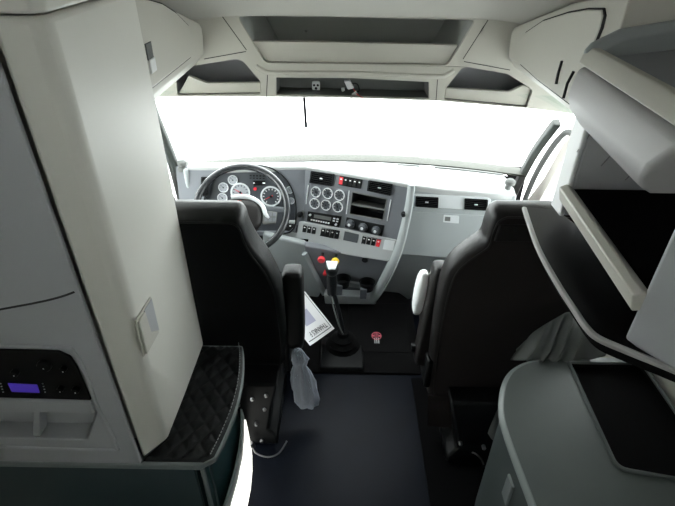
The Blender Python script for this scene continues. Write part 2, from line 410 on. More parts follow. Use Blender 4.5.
# cross-car top pad
def top_pad():
    bm = nb(); rows = [[], [], []]
    pts = [(-.80, 2.335), (-.78, 2.336), (-.5, 2.348), (-.19, 2.362), (.0, 2.288), (.2, 2.21), (.335, 2.157), (.5, 2.133), (.7, 2.105), (.81, 2.09), (.83, 2.10)]
    for x, y in pts:
        rows[0].append(V((x, y - .004, .884 if x < .34 else .872))); rows[1].append(V((x, y + .03, .895 if x < .34 else .884)))
        rows[2].append(V((x, max(wbase(x) - .008, y + .03), .852)))
    low = [[q - V((0, 0, .03)) for q in r] for r in (rows[2], rows[0])]
    return loop(bm, rows + low + [rows[0]], closed=False)
put('top_pad', top_pad(), 'dashtop', T, smooth=40, bev=.006)
for x0, x1 in ((.30, .42), (.50, .84)): # defroster slots
    P = []
    put('defroster_slot', loop(nb(), [[V((x, wbase(x) - d, z)) for d, z in ((.055, .8575), (.035, .854), (.035, .861), (.055, .865))] for x in [x0 + (x1 - x0) * i / 8 for i in range(9)]]), 'slot', T)
# driver face with the instrument opening
bez = spline([(p.x, p.y, 0) for p in px(PA, [(204, 208), (209, 185), (222, 171), (246, 165.5), (268, 167), (284, 177), (293, 192), (296, 212), (290, 232), (250, 236), (214, 230)])], 4, True)
bez = [V((p.x, p.y)) for p in bez]
outer = [V((-.06, -.36)), V((.615, -.36)), V((.615, 0)), V((-.06, 0))]
put('driver_face', PA.holed(outer, [bez], -.03, 0), 'dashg', T, bev=.002)
W = well_obj(PA, 'instrument_panel', bez, 0, .028, 'dialdark', T, .97)
put('panel_rim', tube([PA.pt(p, .002) for p in bez], .004, closed=True, n=8), 'black', W)
def dial(pl, x, y, r, h, parent, face='dial', ang=2.3, name='round_gauge', ticks=12):
    c = pl.uv(x, y); o = put(name, lathe(pl.pt(c, h), pl.N, [(r * .9, 0), (r * .9, .003)]), face, parent)
    ring = lathe(pl.pt(c, h), pl.N, [(r, 0), (r, .005), (r * .95, .007), (r * .85, .006), (r * .83, .0)], n=32)
    for f_ in [f for f in ring.faces if len(f.verts) > 4]: ring.faces.remove(f_)
    put('gauge_ring', ring, 'silver', o)
    bm = nb()
    for k in range(ticks):
        a = math.radians(-50 + 280 * k / (ticks - 1)); d = V((math.cos(a), math.sin(a))); nn = V((-d.y, d.x)) * r * .035
        pl.pan([c + d * r * .62 - nn, c + d * r * .78 - nn, c + d * r * .78 + nn, c + d * r * .62 + nn], h + .003, h + .0038, bm)
    put('tick_marks', bm, 'ink' if face == 'dial' else 'white', o)
    d = V((math.cos(ang), math.sin(ang))); nn = V((-d.y, d.x)) * r * .05
    put('needle', pl.pan([c - d * r * .2 - nn, c + d * r * .65 - nn * .3, c + d * r * .65 + nn * .3, c - d * r * .2 + nn], h + .004, h + .0055), 'red' if r > .03 else 'ink', o)
    put('needle_cap', lathe(pl.pt(c, h + .003), pl.N, [(r * .12, 0), (r * .12, .004), (r * .06, .005)], n=12), 'black', o)
    return o
dial(PA, 239.7, 193.5, .052, -.026, W, ang=2.6); dial(PA, 270.5, 197.5, .056, -.026, W, 'dialdark', ang=3.6)
for x, y, r in ((232, 181, .026), (222.5, 188.5, .027), (221.5, 199, .027), (222, 210, .026), (289.5, 191, .020), (291, 202, .018)): dial(PA, x, y, r, -.026, W, ticks=7)
o = put('message_display', PA.pan(PA.box_at(259, 184, .065, .026), -.026, -.018), 'gloss', W, bev=.002)
for x, w in ((253.5, .008), (263.5, .014)): put('display_digits', PA.pan(PA.box_at(x, 183.8, w, .007), -.018, -.0172), 'white', o)
bm = nb()
for k in range(5): PA.pan(PA.box_at(250 + k * 3.3, 176.5 + .1 * k, .010, .007), -.026, -.022, bm)
for k in range(5): PA.pan(PA.box_at(250 + k * 3.3, 179 + .1 * k, .010, .005), -.026, -.022, bm)
put('warning_lamps', bm, 'black', W)
put('warning_lamp', lathe(PA.pt(PA.uv(254.5, 190), -.026), PA.N, [(.009, 0), (.008, .004)]), 'red', W)

def vent(pl, r4, parent, name='air_vent', label=None, vertical=False):
    rp = rounded(r4, .004)
    o = put(name, pl.holed(rp, [[(p - sum(r4, V((0, 0))) / 4) * .9 + sum(r4, V((0, 0))) / 4 for p in rp]], 0, .011), 'black', parent)
    c = sum(r4, V((0, 0))) / 4; w = (r4[1] - r4[0]).length; h = (r4[3] - r4[0]).length
    put('vent_back', pl.pan([(p - c) * .93 + c for p in rp], 0, .005), 'matte', o)
    bm = nb(); n = 5
    for k in range(n):
        t = (k + .5) / n - .5
        if vertical: q = [V((c.x + t * w * .85, c.y + j * h * .44)) for j in (-1, 1)]; d = V((.001, 0))
        else: q = [V((c.x + j * w * .44, c.y + t * h * .85)) for j in (-1, 1)]; d = V((0, .0009))
        pl.pan([q[0] - d, q[1] - d, q[1] + d, q[0] + d], .005, .009, bm)
    put('vent_louver', bm, 'black', o)
    put('vent_tab', pl.pan([c + V(p) for p in ((-.008, -.003), (.008, -.003), (.008, .003), (-.008, .003))], .008, .013), 'silver', o, bev=.001)
    return o
vent(PA, [PA.uv(201, 196), PA.uv(209, 196), PA.uv(209.5, 176.5), PA.uv(201.5, 176.5)], T, vertical=True)
q4 = lambda pl, x0, y0, x1, y1, sl: [pl.uv(x0 - .12 * (y1 - y0) * 1, y1), pl.uv(x1 - .12 * (y1 - y0), y1 + sl), pl.uv(x1, y0 + sl), pl.uv(x0, y0)]
# centre face
outer = [PB.uv(291, 163), PB.uv(407, 184.5), PB.uv(393, 250), PB.uv(281, 229)]
outer = [V((0, 0)), V((.562, 0)), V((.562, -.30)), V((0, -.30))]
cubo = [PB.uv(*p) for p in ((352.5, 192), (387, 199), (383, 220), (349.5, 214))]
put('centre_face', PB.holed(outer, [cubo], -.03, 0), 'dashg', T, bev=.002)
w = well_obj(PB, 'open_bin', cubo, 0, .10, 'black', T, .92)
c = sum(cubo, V((0, 0))) / 4
put('bin_frame', tube([PB.pt(p, .001) for p in rounded(cubo, .006)], .003, closed=True, n=6), 'slot', w)
put('bin_shelf', prism([PB.pt(PB.uv(*p), -.002) for p in ((351.5, 203.5), (385, 209.5), (384.7, 211), (351, 205))], -PB.N * .09), 'slot', w)
vent(PB, [PB.uv(*p) for p in ((310, 182.5), (332.5, 186), (334.5, 174), (311.5, 170.8))], T)
vent(PB, [PB.uv(*p) for p in ((367.5, 190.5), (391, 195.5), (393, 184), (369, 180))], T)
def switch_bank(pl, quad, n, parent, redk=(), name='switch_panel'):
    P = [pl.uv(*p) for p in quad]; o = put(name, pl.pan(rounded(P, .003), 0, .004), 'gloss', parent, bev=.001)
    for k in range(n):
        a, b = (k + .12) / n, (k + .88) / n
        L = lambda t, s: (P[0] * (1 - t) + P[1] * t) * (1 - s) + (P[3] * (1 - t) + P[2] * t) * s
        sw = put('rocker_switch', pl.pan([L(a, .12), L(b, .12), L(b, .88), L(a, .88)], .004, .008), 'red' if k in redk else 'black', o, bev=.001)
        m_ = .5 * (a + b); e = (b - a) * .22
        put('switch_mark', pl.pan([L(m_ - e, .62), L(m_ + e, .62), L(m_ + e, .74), L(m_ - e, .74)], .008, .0086), 'white', sw)
    return o
switch_bank(PB, ((338.5, 184.8), (361, 188.8), (362.8, 179.5), (340, 175.5)), 5, T, (0,))
gp = put('gauge_plate', PB.pan(rounded([PB.uv(*p) for p in ((308.5, 209), (344.5, 214), (347.5, 189.5), (310.5, 184.5))], .006), 0, .003), 'dashg', T, bev=.001)
for x, y in ((316.3, 191.8), (328, 193.2), (339.8, 195), (315, 203.3), (326.3, 204.9), (338, 206.6)): dial(PB, x, y, .029, .003, gp, 'dialdark', ang=random.uniform(1, 4), ticks=7)
for a, b in (((308.6, 185), (306.2, 204)), ((349.3, 190.5), (346.5, 214)), ((391, 199.5), (387.3, 221))):
    p, q = PB.uv(*a), PB.uv(*b); put('trim_strip', PB.pan([p + V((-.0025, 0)), p + V((.0025, 0)), q + V((.0025, 0)), q + V((-.0025, 0))], 0, .004), 'silver', T, bev=.001)
# radio
P = [PB.uv(*p) for p in ((307.5, 220.5), (339.5, 227), (342, 216.2), (308.5, 211))]
o = put('radio', PB.pan(rounded(P, .003), 0, .008), 'gloss', T, bev=.001)
L = lambda t, s: (P[0] * (1 - t) + P[1] * t) * (1 - s) + (P[3] * (1 - t) + P[2] * t) * s
put('radio_screen', PB.pan([L(.2, .45), L(.72, .45), L(.72, .8), L(.2, .8)], .008, .009), 'slot', o)
for k in range(8): put('radio_button', PB.pan([L(.12 + k * .075, .14), L(.17 + k * .075, .14), L(.17 + k * .075, .28), L(.12 + k * .075, .28)], .008, .011), 'white', o)
for k in range(4): put('radio_button', PB.pan([L(.78 + .05 * (k % 2) * 2, .45 + .22 * (k // 2)), L(.84 + .1 * (k % 2), .45 + .22 * (k // 2)), L(.84 + .1 * (k % 2), .56 + .22 * (k // 2)), L(.78 + .1 * (k % 2), .56 + .22 * (k // 2))], .008, .011), 'silver', o)
for t, s in ((.09, .7), (.9, .22)): put('radio_knob', lathe(PB.pt(L(t, s), .008), PB.N, [(.006, 0), (.006, .01), (.004, .012)], n=14), 'silver', o)
# climate panel
o = put('climate_panel', PB.pan(rounded([PB.uv(*p) for p in ((345.3, 227), (382, 236.3), (384.5, 225.5), (346.8, 217))], .003), 0, .005), 'black', T, bev=.001)
for x, y in ((350.8, 223.6), (363.5, 227.2), (376.5, 230.3)):
    k = put('climate_knob', lathe(PB.pt(PB.uv(x, y), .005), PB.N, [(.024, 0), (.024, .006), (.018, .008), (.015, .022), (.013, .024)]), 'dialdark', o)
    put('knob_mark', lathe(PB.pt(PB.uv(x, y), .029), PB.N, [(.008, 0), (.007, .001)], n=10), 'silver', k)
o = put('mirror_knob', PB.pan(rounded(PB.box_at(301, 214, .042, .046), .012), 0, .005), 'slot', T, bev=.002)
put('knob', lathe(PB.pt(PB.uv(301, 214), .005), PB.N, [(.016, 0), (.015, .014), (.012, .016)]), 'black', o)
# light grey band carrying the switch banks
PB2 = Plane(PB.pt((0, -.262), .004), PB.pt((.5, -.262), .004), (-.04, -.09, -.36))
band = [PB2.uv(*p) for p in ((274, 247), (310, 247), (352, 256), (392, 262), (397, 240), (345, 229), (300, 221), (268, 218))]
slot_ = [PB2.uv(*p) for p in ((284.5, 244), (308, 244.8), (308.5, 239.3), (285, 238.3))]
put('lower_band', PB2.holed(band, [slot_], -.04, .004), 'band', T, bev=.006, seg=3)
well_obj(PB2, 'ash_slot', slot_, .004, .06, 'matte', T, .9)
switch_bank(PB2, ((282, 230.5), (297.5, 232.8), (299, 224), (284, 221.5)), 3, T)
switch_bank(PB2, ((302, 232.5), (316, 235), (317.5, 226.5), (303.5, 224)), 3, T)
switch_bank(PB2, ((320, 235.8), (338.7, 239.6), (340.5, 230.5), (322, 226.8)), 4, T)
put('blank_cover', PB2.pan(rounded([PB2.uv(*p) for p in ((343.5, 239.7), (357.5, 242.7), (359.3, 234.3), (345.2, 231))], .003), 0, .008), 'dialdark', T, bev=.001)
switch_bank(PB2, ((361, 243.7), (380, 248), (382, 239), (362.8, 234.8)), 4, T, (3,))
put('silver_end_plate', PB2.pan([PB2.uv(*p) for p in ((383, 249), (393.5, 250.5), (395, 241), (385, 239.5))], 0, .007), 'silver', T, bev=.001)
# lower centre console
PD = Plane((-.27, 2.20, .50), (.34, 2.12, .50), (0, .10, -.46))
conm = [PD.uv(*p) for p in ((304, 246), (350, 254), (392, 262), (388, 283), (377, 298), (330, 298), (322, 290), (309, 270))]
put('console_front', PD.pan(conm, -.04, .0), 'dashg', T, bev=.006)
put('console_shelf', PD.pan([PD.uv(*p) for p in ((325, 288), (374, 290), (377, 298.5), (326, 298))], 0, .05), 'dashl', T, bev=.012, seg=3)
for a, b, w in (((305, 252), (325, 291), .018), ((390, 260), (375, 289), .014)):
    p, q = PD.uv(*a), PD.uv(*b); put('side_rail', tube([PD.pt(p, .01), PD.pt((p + q) / 2, .016), PD.pt(q, .02)], w, flat=.7), 'dashl', T)
def valve(x, y, m, r=.021):
    c = PD.uv(x, y); o = put('valve_knob', lathe(PD.pt(c, .035), PD.N, [(r * .8, 0), (r, .005), (r, .016), (r * .8, .022), (.004, .023)], n=8), m, T)
    put('valve_stem', lathe(PD.pt(c, 0), PD.N, [(r * .4, 0), (r * .35, .036)], n=10), 'black', o); return o
valve(322.8, 253.5, 'red')['label'] = 'red valve knob'; valve(336.5, 255, 'yellow')['label'] = 'yellow valve knob'
put('power_outlet', lathe(PD.pt(PD.uv(365, 259.5), 0), PD.N, [(.017, 0), (.017, .008), (.012, .012)]), 'black', T)
put('trailer_knob', lathe(PD.pt(PD.uv(325.5, 270.5), .0), PD.N, [(.008, 0), (.011, .03), (.008, .034)], n=12), 'red', T)
for x, y in ((344, 272), (368, 275.5)):
    c = PD.uv(x, y); cc = PD.pt(c, .045)
    o = put('cup_holder', lathe(cc, (0, 0, 1), [(.036, -.05), (.042, -.01), (.044, 0), (.040, .001), (.036, -.04), (.001, -.042)]), 'black', T)
    put('holder_arm', box((cc.x - .018 - .02, cc.y - .05, cc.z - .085), (cc.x + .018 - .02, cc.y - .02, cc.z - .02)), 'dialdark', o, bev=.005)
put('holder_rail', PD.pan([PD.uv(*p) for p in ((338, 278.5), (374, 284), (374, 288), (338, 283))], .0, .02), 'dashl', T, bev=.004)
# knee panels left and right of the console
put('knee_panel', prism([PD.pt(PD.uv(*p), -.01) for p in ((262, 236), (304, 246), (322, 291), (318, 299), (262, 292))], -PD.N * .04), 'dashl', T, bev=.01)
# passenger face
outerC = [V((-.002, 0)), V((.50, 0)), V((.50, -.30)), V((-.04, -.30))]
put('passenger_face', PC.pan(outerC, -.03, 0), 'dashl', T, bev=.008, seg=3)
bz = rounded([PC.uv(*p) for p in ((412, 206.5), (489, 210.5), (491, 199), (487, 197), (415, 193.5), (413.5, 196))], .008)
o = put('vent_bezel', PC.pan(bz, 0, .004), 'silver', T, bev=.0015)
vent(PC, [PC.uv(*p) for p in ((415, 206), (438, 207.3), (438.6, 197), (415.8, 195.8))], T)
vent(PC, [PC.uv(*p) for p in ((464, 208.8), (487, 210), (487.8, 199.2), (464.6, 197.9))], T)
cx_ = PC.uv(402, 254); 
put('glovebox_door', PC.pan([PC.uv(*p) for p in ((409, 211), (520, 217), (516, 262), (400, 254))], 0, .006), 'dashl', T, bev=.004)
o = put('glovebox_latch', PC.pan(rounded([PC.uv(*p) for p in ((443, 221.5), (458.5, 222.8), (459, 215.5), (443.5, 214.3))], .003), .006, .011), 'silver', T, bev=.001)
put('latch_recess', PC.pan([PC.uv(*p) for p in ((444.5, 220), (450, 220.4), (450.3, 216.2), (445, 215.8))], .011, .0115), 'slot', o)
PCL = Plane(PC.pt((0, -.30), 0), PC.pt((.5, -.30), 0), (0, .16, -.34))
put('lower_glovebox', PCL.pan(rounded(px(PCL, [(398, 250), (391, 266), (377, 291), (388, 303), (405, 303), (420, 292), (450, 290), (520, 290), (520, 250)]), .03), -.03, 0), 'dashl', T, bev=.012, seg=3)
# divider between centre stack and passenger face
dv = spline([(.340, 2.150, .885), (.335, 2.128, .80), (.318, 2.098, .68), (.295, 2.075, .56), (.262, 2.075, .44), (.215, 2.12, .27), (.18, 2.19, .14)], 6)
put('stack_divider', tube(dv, [.014 + .008 * i / len(dv) for i in range(len(dv))], flat=1.4), 'dashl', T)
o = put('bag_hook', lathe(PC.pt(PC.uv(404, 212), .02), (-.2, -1, .2), [(.010, 0), (.014, .01), (.006, .018), (.006, .03), (.010, .034)], n=12), 'black', T)
put('left_post', box((-.82, 2.31, .5), (-.795, 2.35, .880)), 'dashl', T, bev=.012, seg=3)

# grab knobs at each end
def grab(x, y, z, label, h):
    T = thing('grab_handle', (x, y, z - .04), label, 'handle')
    put('grip', tube(spline([(x, y, z - .02), (x, y, z + h * .5), (x + .004, y - .004, z + h)], 4), .014), 'slot', T)
    put('handle_cap', lathe((x + .004, y - .004, z + h - .01), (0, 0, 1), [(.018, 0), (.024, .006), (.024, .022), (.014, .030)]), 'slot', T)
    put('foot_plate', lathe((x, y, z - .04), (0, 0, 1), [(.025, 0), (.025, .02), (.014, .03)]), 'slot', T)
grab(.80, 2.13, .885, 'dark grey grab handle at the passenger end of the dashboard', .03)
grab(-.83, 2.345, .90, 'dark grey grab handle at the driver end of the dashboard', .0)

# ------------------------------------------------------------------ steering wheel
wc = V((-.485, 2.09, .775)); el = math.radians(47); wn = V((.04, -math.cos(el), math.sin(el))).normalized()
wu = V((1, 0, 0)); wu = (wu - wu.dot(wn) * wn).normalized(); wv = wn.cross(wu)
T = thing('steering_wheel', wc - wn * .15, 'large grey black steering wheel in front of the instrument gauges', 'steering wheel')
W_ = lambda a, b, h=0: wc + wu * a + wv * b + wn * h
put('rim', tube([W_(.222 * math.cos(k / 64 * 2 * PI), .222 * math.sin(k / 64 * 2 * PI)) for k in range(64)], .0165, closed=True, n=14), mat('wheel_rim_leather', (.028, .030, .033), .24, bump=.2), T)
for a in (0, PI, -PI / 2 - .45, -PI / 2 + .45):
    d = (math.cos(a), math.sin(a))
    sp = put('spoke', tube([W_(d[0] * .06, d[1] * .06, -.02), W_(d[0] * .13, d[1] * .13, -.012), W_(d[0] * .215, d[1] * .215)], [.032, .022, .014], flat=.45), 'dialdark', T)
hub = put('hub_pad', loop(nb(), [[W_(a * s * .105, b * s * .085 - .035, h) for a, b in [(math.copysign(abs(math.cos(t)) ** .7, math.cos(t)), math.copysign(abs(math.sin(t)) ** .7, math.sin(t))) for t in [k / 28 * 2 * PI for k in range(28)]]] for s, h in ((.7, -.04), (.95, -.02), (1, 0), (.95, .018), (.75, .03), (.35, .036))]), 'vinylb', T, smooth=60)
em = put('emblem', lathe(W_(-.015, .022, .020), wn, [(.016, 0), (.015, .004), (.012, .005)], n=20), 'dialdark', hub)
for k in range(3): put('emblem_bar', prism([W_(-.030 + k * .011, .013, .0255), W_(-.025 + k * .011, .013, .0255), W_(-.022 + k * .011, .033, .0255), W_(-.027 + k * .011, .033, .0255)], wn * .002), 'red', em)
put('hub_arc', tube(spline([W_(-.05, .052, .012), W_(.0, .058, .014), W_(.055, .048, .014), (W_(.100, .015, .012)), W_(.118, -.025, .008), W_(.135, -.045, .0)], 5), .011, flat=1.6), 'silver', hub)  # silver arc over the upper right of the hub
for s in (-1, 1):
    bk = put('button_pod', prism([W_(s * .105, -.078, -.005), W_(s * .170, -.073, -.005), W_(s * .175, -.015, -.005), W_(s * .105, -.010, -.005)], wn * .02), 'slot', T, bev=.005)
    for k in range(6):
        u, v = s * (.115 + .02 * (k % 3)), -.065 + .026 * (k // 3)
        put('wheel_button', prism([W_(u, v, .014), W_(u + s * .014, v, .014), W_(u + s * .014, v + .018, .014), W_(u, v + .018, .014)], wn * .004), 'dashg', bk)
put('steering_column', tube([W_(0, 0, -.03), W_(0, -.005, -.15), W_(0, -.01, -.24)], [.05, .055, .06]), 'black', T)
put('control_stalk', tube([W_(.03, .0, -.07), W_(.12, .01, -.07), W_(.16, .015, -.065)], [.006, .007, .010]), 'black', T)

# ------------------------------------------------------------------ gear lever
T = thing('gear_lever', (.01, 1.93, 0), 'black gear lever with silver capped knob rising from the floor between seats', 'gear lever')
k0 = at(332, 268, y=1.95)
bs = V((.02, 1.93, .03))
put('boot', lathe(bs - V((0, 0, .03)), (0, 0, 1), [(.105, 0), (.10, .03), (.075, .045), (.08, .06), (.055, .075), (.06, .09), (.035, .11), (.03, .13)], n=20), 'rubber', T)
bp = put('boot_ring', box((bs.x - .12, bs.y - .17, .002), (bs.x + .11, bs.y + .10, .034)), 'black', T, bev=.01)
for sx in (-1, 1):
    for sy in (-1, 1): put('screw', lathe((bs.x + sx * .1, bs.y + sy * .08, .016), (0, 0, 1), [(.006, 0), (.005, .004)], n=8), 'steel', bp)
put('shaft', tube(spline([bs + V((0, 0, .09)), V((.008, 1.935, .2)), V((-.02, 1.945, .33)), k0 - V((0, 0, .13))], 6), .011), 'black', T)
put('air_line', tube(spline([bs + V((.0, -.02, .1)), V((-.005, 1.91, .2)), V((-.036, 1.925, .32)), k0 - V((.012, .015, .10))], 6), .004), 'slot', T)
put('grip_sleeve', tube([k0 - V((0, 0, .16)), k0 - V((0, 0, .08)), k0 - V((0, 0, .03))], [.024, .027, .022], n=14), 'black', T)
kn = put('knob', lathe(k0 - V((0, 0, .04)), (0, -.15, 1), [(.02, 0), (.030, .018), (.034, .04), (.030, .058), (.014, .066)]), 'black', T, smooth=60)
put('shift_plate', prism([k0 + V((-.030, .014, .026)), k0 + V((.030, .014, .026)), k0 + V((.016, -.030, .006)), k0 + V((-.016, -.030, .006))], (0, -.006, .012)), 'silver', kn, bev=.004)

# ------------------------------------------------------------------ seats
def seat(name, cx, yt, ylow, zt, zl, hw, htop, label, vin, clo, head=False, base=-.17):
    T = thing(name, (cx, ylow + .2, 0), label, 'truck seat')
    # back outline: half width by height (0 bottom .. 1 top)
    if head: prof = [(0, .93), (.1, .97), (.45, 1.0), (.66, .98), (.76, .90), (.83, .70), (.87, .58), (.93, .56), (.98, .53), (1.0, .44)]
    else: prof = [(0, .93), (.15, 1.0), (.45, 1.0), (.60, .97), (.72, .86), (.82, .70), (.90, .62), (.96, .59), (.99, .54), (1.0, .46)]
    ny, nz = yt - ylow, zt - zl
    L = math.hypot(ny, nz); up = V((0, ny / L, nz / L)); out = V((0, -nz / L, ny / L))     # out: towards the rear of the cab
    B = lambda u, t, d: V((cx, ylow, zl)) + V((u, 0, 0)) + up * (t * L) + out * d
    edge = [V((hw * w, t)) for t, w in prof]
    edge = [V((p.x, p.y)) for p in spline([(p.x, p.y, 0) for p in edge], 4)]
    full = [V((-p.x, p.y)) for p in edge] + [p for p in reversed(edge)]
    c = V((0, .5))
    def sh(f, g): return [V((p.x * f, .5 + (p.y - .5) * g)) for p in full]
    rings = []
    for f, g, d in ((.80, .88, -.115), (.93, .96, -.10), (.99, .99, -.07), (1.0, 1.0, -.03), (.985, .994, .0), (.95, .978, .016), (.90, .955, .020)):
        rings.append([B(p.x, p.y, d) for p in sh(f, g)])
    put('backrest', loop(nb(), rings), vin, T, smooth=60)
    rings = [[B(p.x, p.y, d) for p in sh(f, g)] for f, g, d in ((.915, .962, .010), (.905, .957, .021), (.87, .94, .0235))]
    zz = [r for r in rings]
    bp = put('back_panel', loop(nb(), zz), clo, T, smooth=60)
    put('piping', tube([B(p.x, p.y, .021) for p in sh(.912, .960)], .0035, closed=True, n=6), vin, bp)
    if head:
        put('headrest_panel', loop(nb(), [[B(u * hw, t, d) for u, t in ((-.49 * k, .885), (.49 * k, .885), (.47 * k, .955), (-.47 * k, .955))] for k, d in ((1.02, .018), (1, .030), (.94, .033))]), vin, T, bev=.006)
    # cushion
    ell_loft('seat_cushion', [((cx, ylow + .24, .36), hw * .92, .24), ((cx, ylow + .25, .40), hw * .99, .255), ((cx, ylow + .25, .46), hw, .26), ((cx, ylow + .25, .50), hw * .93, .245)], vin, T, e=.45)
    b = put('suspension_base', loop(nb(), [[V((cx + sx * w, y, z)) for sx, y in ((-1, ylow + base + q), (1, ylow + base + q), (1, ylow + .44), (-1, ylow + .44))] for w, z, q in ((.19, 0, 0), (.19, .05, 0), (.15, .08, .02), (.17, .20, .03), (.20, .32, .06))]), 'black', T, bev=.01)
    for sx, z in ((-.14, .12), (-.04, .10), (.10, .12), (.14, .20), (.15, .27), (.03, .22), (.09, .25), (.12, .03)):
        put('bolt', lathe((cx + sx, ylow + base + .2 * z, z), (0, -1, 0), [(.009, -.01), (.009, .012), (.006, .017)], n=8), 'steel', b)
    put('hinge_bracket', box((cx + (-hw - .006 if cx > 0 else hw - .02), ylow - .02, .30), (cx + (-hw + .02 if cx > 0 else hw + .006), ylow + .14, .46)), 'black', T, bev=.01)
    return T, B
D, BD = seat('driver_seat', -.455, 1.36, 1.50, 1.145, .34, .238, 0, 'black high backed driver seat behind the steering wheel', 'vinyl', 'cloth')
P_, BP = seat('passenger_seat', .655, 1.405, 1.42, 1.155, .24, .290, 0, 'charcoal passenger seat with built in headrest and skirted base', 'vinylb', 'clothb', head=True)
# armrests, folded up beside each backrest
def armrest(cx, y, z0, z1, lean, T, w=.030, vin='vinyl'):
    r = []
    for t, k in ((0, .7), (.04, .95), (.5, 1), (.93, 1), (.98, .9), (1, .6)):
        z = z0 + (z1 - z0) * t; r.append(((cx + lean[0] * t, y + lean[1] * t, z), w * k, .050 * k))
    return ell_loft('armrest', r, vin, T, e=.45)
o = armrest(-.186, 1.53, .42, .80, (-.002, .03), D, w=.043)
put('armrest_pivot', tube([(-.235, 1.52, .47), (-.17, 1.52, .47)], .02), 'black', D)
o = armrest(.350, 1.50, .36, .85, (.038, .03), P_, w=.033, vin='vinylb')
sp_ = ell_loft('arm_lit_side', [((.318 + .02 * t, 1.56 + .02 * t, .58 + .20 * t), .024 * k, .045 * k) for t, k in ((0, .5), (.15, .9), (.5, 1), (.85, .95), (1, .5))], 'white', P_)  # added white shape stands in for daylight on the armrest's inboard side
sp_['label'] = 'sunlit side of the armrest shaped in white'
put('armrest_pivot', tube([(.31, 1.52, .42), (.41, 1.52, .42)], .02), 'black', P_)
# passenger skirt: gathered cloth
bm = nb(); rows = []
for j in range(9):
    z = .27 - .025 * j; d = .020 + .006 * math.sin(j * 1.3) + (.01 if j > 5 else 0)
    rows.append([V((.655 - .275 * (1 - .01 * j) + .55 * (1 - .01 * j) * i / 24, 1.41 - d - .004 * math.sin(i * 1.1 + j * .5), z)) for i in range(25)])
back = [[q + V((0, .012, 0)) for q in r] for r in reversed(rows)]
loop(bm, rows + back + [rows[0]], closed=False)
put('seat_skirt', bm, 'clothb', P_, smooth=60)
# hoses at both seat bases
T = thing('air_hose', (-.33, 1.28, 0), 'thin looped air hose at the foot of the driver seat', 'hose')
put('tubing', tube(spline([at(252, 445, z=.05), at(256, 453, z=.02), at(268, 457, z=.008), at(279, 453, z=.008), at(287, 441, z=.02)], 6), .004), 'steel', T)
put('hose_fitting', lathe(at(252, 445, z=.05), (.3, .2, -1), [(.01, -.02), (.012, .01), (.006, .02)], n=8), 'steel', T)
T = thing('air_hose', (.5, 1.2, 0), 'short bright hose curving below the passenger seat skirt', 'hose')
put('tubing', tube(spline([at(465, 452, z=.03), at(474, 453, z=.07), at(481, 459, z=.05), at(484, 466, z=.012)], 6), .004), 'steel', T)
put('hose_fitting', lathe(at(484, 466, z=.012), (0, 0, 1), [(.008, -.01), (.008, .012)], n=8), 'black', T)

# clear plastic bag hanging from the armrest
def bag():
    bm = nb(); rings = []; hist = [(a * 1.12, .09 + (b - .145) * 1.42, c - .004) for a, b, c in [(.010, .40, -.006), (.020, .385, -.005), (.032, .36, 0), (.026, .345, 0), (.022, .33, .0), (.034, .30, .004), (.042, .26, .010), (.047, .22, .018), (.048, .18, .024), (.040, .155, .028), (.022, .145, .028)]]
    for j, (r, z, dx) in enumerate(hist):
        ring = []
        for k in range(36):
            a = k / 36 * 2 * PI; n_ = noise.noise(V((math.cos(a) * 2.2, math.sin(a) * 2.2, z * 22))) * .35 + .16 * math.sin(a * 7 + j)
            ring.append(V((-.163 + dx + r * (1 + n_) * math.cos(a), 1.50 + r * .6 * (1 + n_) * math.sin(a) - .03, z)))
        rings.append(ring)
    return loop(bm, rings)
T = thing('plastic_bag', (-.16, 1.47, .14), 'crumpled clear plastic bag hanging below the driver seat armrest', 'plastic bag')
put('bag_film', bag(), 'bag', T, smooth=180)

# paper notice
pc = [at(296, 283, z=.33), at(334, 328, z=.14), at(318, 341, z=.16), at(300, 352, z=.20), at(280, 352, z=.30)]
e1 = at(304, 295, z=.27); e2 = at(334.5, 328.5, z=.13); e3 = at(306, 349.5, z=.21)
pu = (e3 - e2).normalized(); nn_ = (e1 - e2).cross(pu).normalized(); 
if nn_.z < 0: nn_ = -nn_
pv = pu.cross(nn_)                       # up of the writing: away from the sheet's middle
if (e1 - e2).dot(pv) > 0: pv = -pv
Q = lambda a, b, h=0: e2 + pu * a + pv * b + nn_ * (h + .02 * (a / .2) ** 2)
T = thing('paper_notice', Q(.1, -.1, -.02), 'white printed notice sheet lying between driver seat and gear lever', 'paper')
wv_ = (e1 - e2); sk = wv_.dot(pu) / -wv_.dot(pv)
def sheet(a0, a1, b0, b1, h, th):
    bm = nb(); rows = [[Q(a0 + (a1 - a0) * i / 10, b, h) for i in range(11)] for b in (b0, b1)]
    rows += [[q - nn_ * th for q in r] for r in reversed(rows)]
    return loop(bm, rows + [rows[0]], closed=False)
put('sheet', sheet(0, .30, -.27, 0, 0, .001), 'paper', T)
for a0, a1, b0, b1 in ((.014, .285, -.020, -.016), (.014, .018, -.25, -.018), ):
    put('border_line', sheet(a0, a1, b0, b1, .0012, .0006), 'ink', T)
put('printed_picture', sheet(.09, .20, -.17, -.09, .0012, .0006), 'inkg', T)
fc = bpy.data.curves.new('t', 'FONT'); fc.body = 'THANKS F'; fc.size = .042; fc.extrude = .0002
fo = bpy.data.objects.new('t', fc); C.objects.link(fo)
me = bpy.data.meshes.new_from_object(fo.evaluated_get(bpy.context.evaluated_depsgraph_get())); bpy.data.objects.remove(fo)
bm = nb(); bm.from_mesh(me)
for v in bm.verts: v.co = Q(.036 + v.co.x, -.058 + v.co.y, .002 + v.co.z)
put('lettering', bm, 'ink', T)

